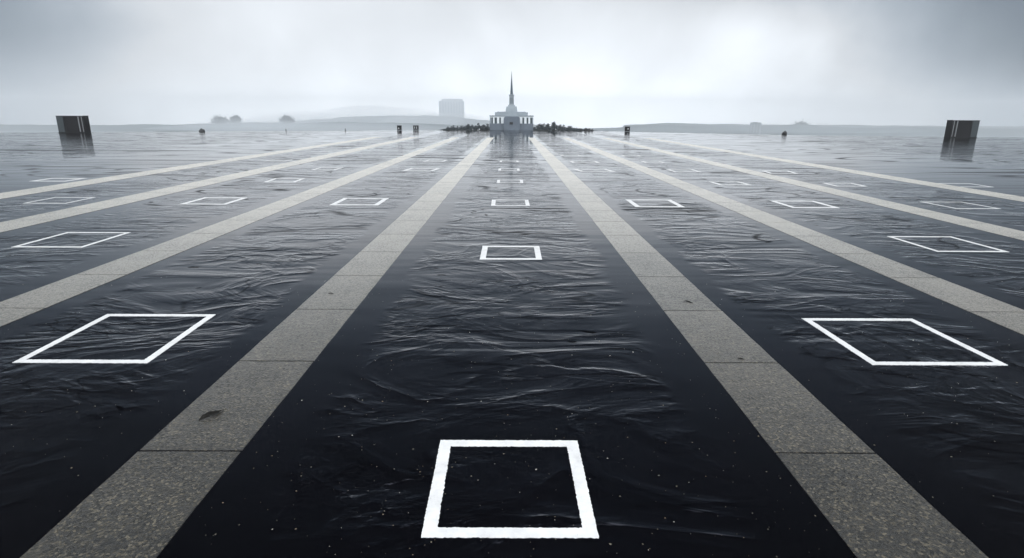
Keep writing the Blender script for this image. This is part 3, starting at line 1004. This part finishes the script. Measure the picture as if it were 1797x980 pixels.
A = curve(deg, [(-180, .10), (-75, .10), (-48, .17), (-40, .30), (-30, .74), (-15, 1.0), (12, 1.0), (24, .74), (33, .42), (42, .14), (70, .08), (180, .10)], -180, 180)
eln = math_n(nt, 'ADD', math_n(nt, 'MULTIPLY', el, 180 / math.pi), math_n(nt, 'MULTIPLY', n1c, 9))
E = curve(eln, [(-90, .5), (-8, .80), (-3, .80), (.5, .66), (3, .42), (6, .355), (9, .33), (12, .26), (17, .105), (23, .05), (32, .016), (45, .004), (90, .006)], -90, 90)
n2 = noise(nt, tc.outputs['Generated'], 1.4, 4, .5, .3)
cl = math_n(nt, 'MULTIPLY', maprange(nt, n2, .3, .7, .9, 1.08), maprange(nt, noise(nt, tc.outputs['Generated'], 5.5, 6, .55, .6), .3, .7, .93, 1.06))
val = math_n(nt, 'MULTIPLY', math_n(nt, 'MULTIPLY', A, math_n(nt, 'MULTIPLY', E, 2.75)), cl)
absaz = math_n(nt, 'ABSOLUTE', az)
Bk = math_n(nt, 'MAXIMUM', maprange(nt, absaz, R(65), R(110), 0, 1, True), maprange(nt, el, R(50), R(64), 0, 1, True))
fill_sky = math_n(nt, 'MULTIPLY', cl, 2.0)  # unseen sky overhead and behind, brightened to light the paint and haze
val = math_n(nt, 'ADD', math_n(nt, 'MULTIPLY', val, math_n(nt, 'SUBTRACT', 1, Bk)), math_n(nt, 'MULTIPLY', fill_sky, Bk))
# a darker cloud bank right of the temple, a thin bright patch to the left
def blob(a0, e0, sa, se, k):
    u = math_n(nt, 'DIVIDE', math_n(nt, 'SUBTRACT', deg, a0), sa)
    v_ = math_n(nt, 'DIVIDE', math_n(nt, 'SUBTRACT', eln, e0), se)
    r2 = math_n(nt, 'ADD', math_n(nt, 'MULTIPLY', u, u), math_n(nt, 'MULTIPLY', v_, v_))
    g_ = math_n(nt, 'POWER', 2.718, math_n(nt, 'MULTIPLY', r2, -1))
    return math_n(nt, 'ADD', 1, math_n(nt, 'MULTIPLY', g_, k))
val = math_n(nt, 'MULTIPLY', val, blob(10, 12, 12, 3.5, -.30))
val = math_n(nt, 'MULTIPLY', val, blob(-24, 9, 10, 5, .22))
val = math_n(nt, 'MULTIPLY', val, blob(22, 6, 9, 4, .38))
# tint: whiter where bright, bluer where dark
tint = ramp(nt, val, [(0, (.42, .66, 1.0)), (.3, (.68, .83, 1.0)), (.8, (.90, .945, 1.0))])
scl = nt.nodes.new('ShaderNodeVectorMath'); scl.operation = 'SCALE'
L(nt, tint, scl.inputs[0]); L(nt, val, scl.inputs['Scale'])
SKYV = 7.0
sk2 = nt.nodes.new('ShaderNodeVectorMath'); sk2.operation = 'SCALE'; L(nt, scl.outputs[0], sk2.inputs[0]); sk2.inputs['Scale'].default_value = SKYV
sky = nt.nodes.new('ShaderNodeTexSky'); sky.sky_type = 'NISHITA'; sky.sun_disc = False
SUN_EL, SUN_AZ = 65.0, 160.0
sky.sun_elevation = R(SUN_EL); sky.sun_rotation = R(SUN_AZ)
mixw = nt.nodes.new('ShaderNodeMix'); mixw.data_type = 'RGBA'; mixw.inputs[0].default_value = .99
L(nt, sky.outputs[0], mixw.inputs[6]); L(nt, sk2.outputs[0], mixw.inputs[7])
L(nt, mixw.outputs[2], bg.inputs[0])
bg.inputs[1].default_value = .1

sl = bpy.data.lights.new('sun', 'SUN'); sl.energy = .5; sl.angle = R(12); sl.color = (1, .985, .96)
so = bpy.data.objects.new('sun', sl); COL.objects.link(so)
# sun ahead of the camera (towards +Y), high
dirv = Vector((math.sin(R(SUN_AZ)) * math.cos(R(SUN_EL)), math.cos(R(SUN_AZ)) * math.cos(R(SUN_EL)), math.sin(R(SUN_EL))))
so.rotation_euler = dirv.to_track_quat('Z', 'Y').to_euler()
so.location = dirv * 100

SC.view_settings.view_transform = 'Standard'
SC.view_settings.look = 'None'
SC.view_settings.gamma = 1
SC.view_settings.use_curve_mapping = False
SC.view_settings.exposure = 0.56
SC.render.engine = 'CYCLES'
SC.cycles.use_denoising = True
SC.cycles.max_bounces = 6
SC.cycles.volume_bounces = 4
SC.cycles.sample_clamp_indirect = 4
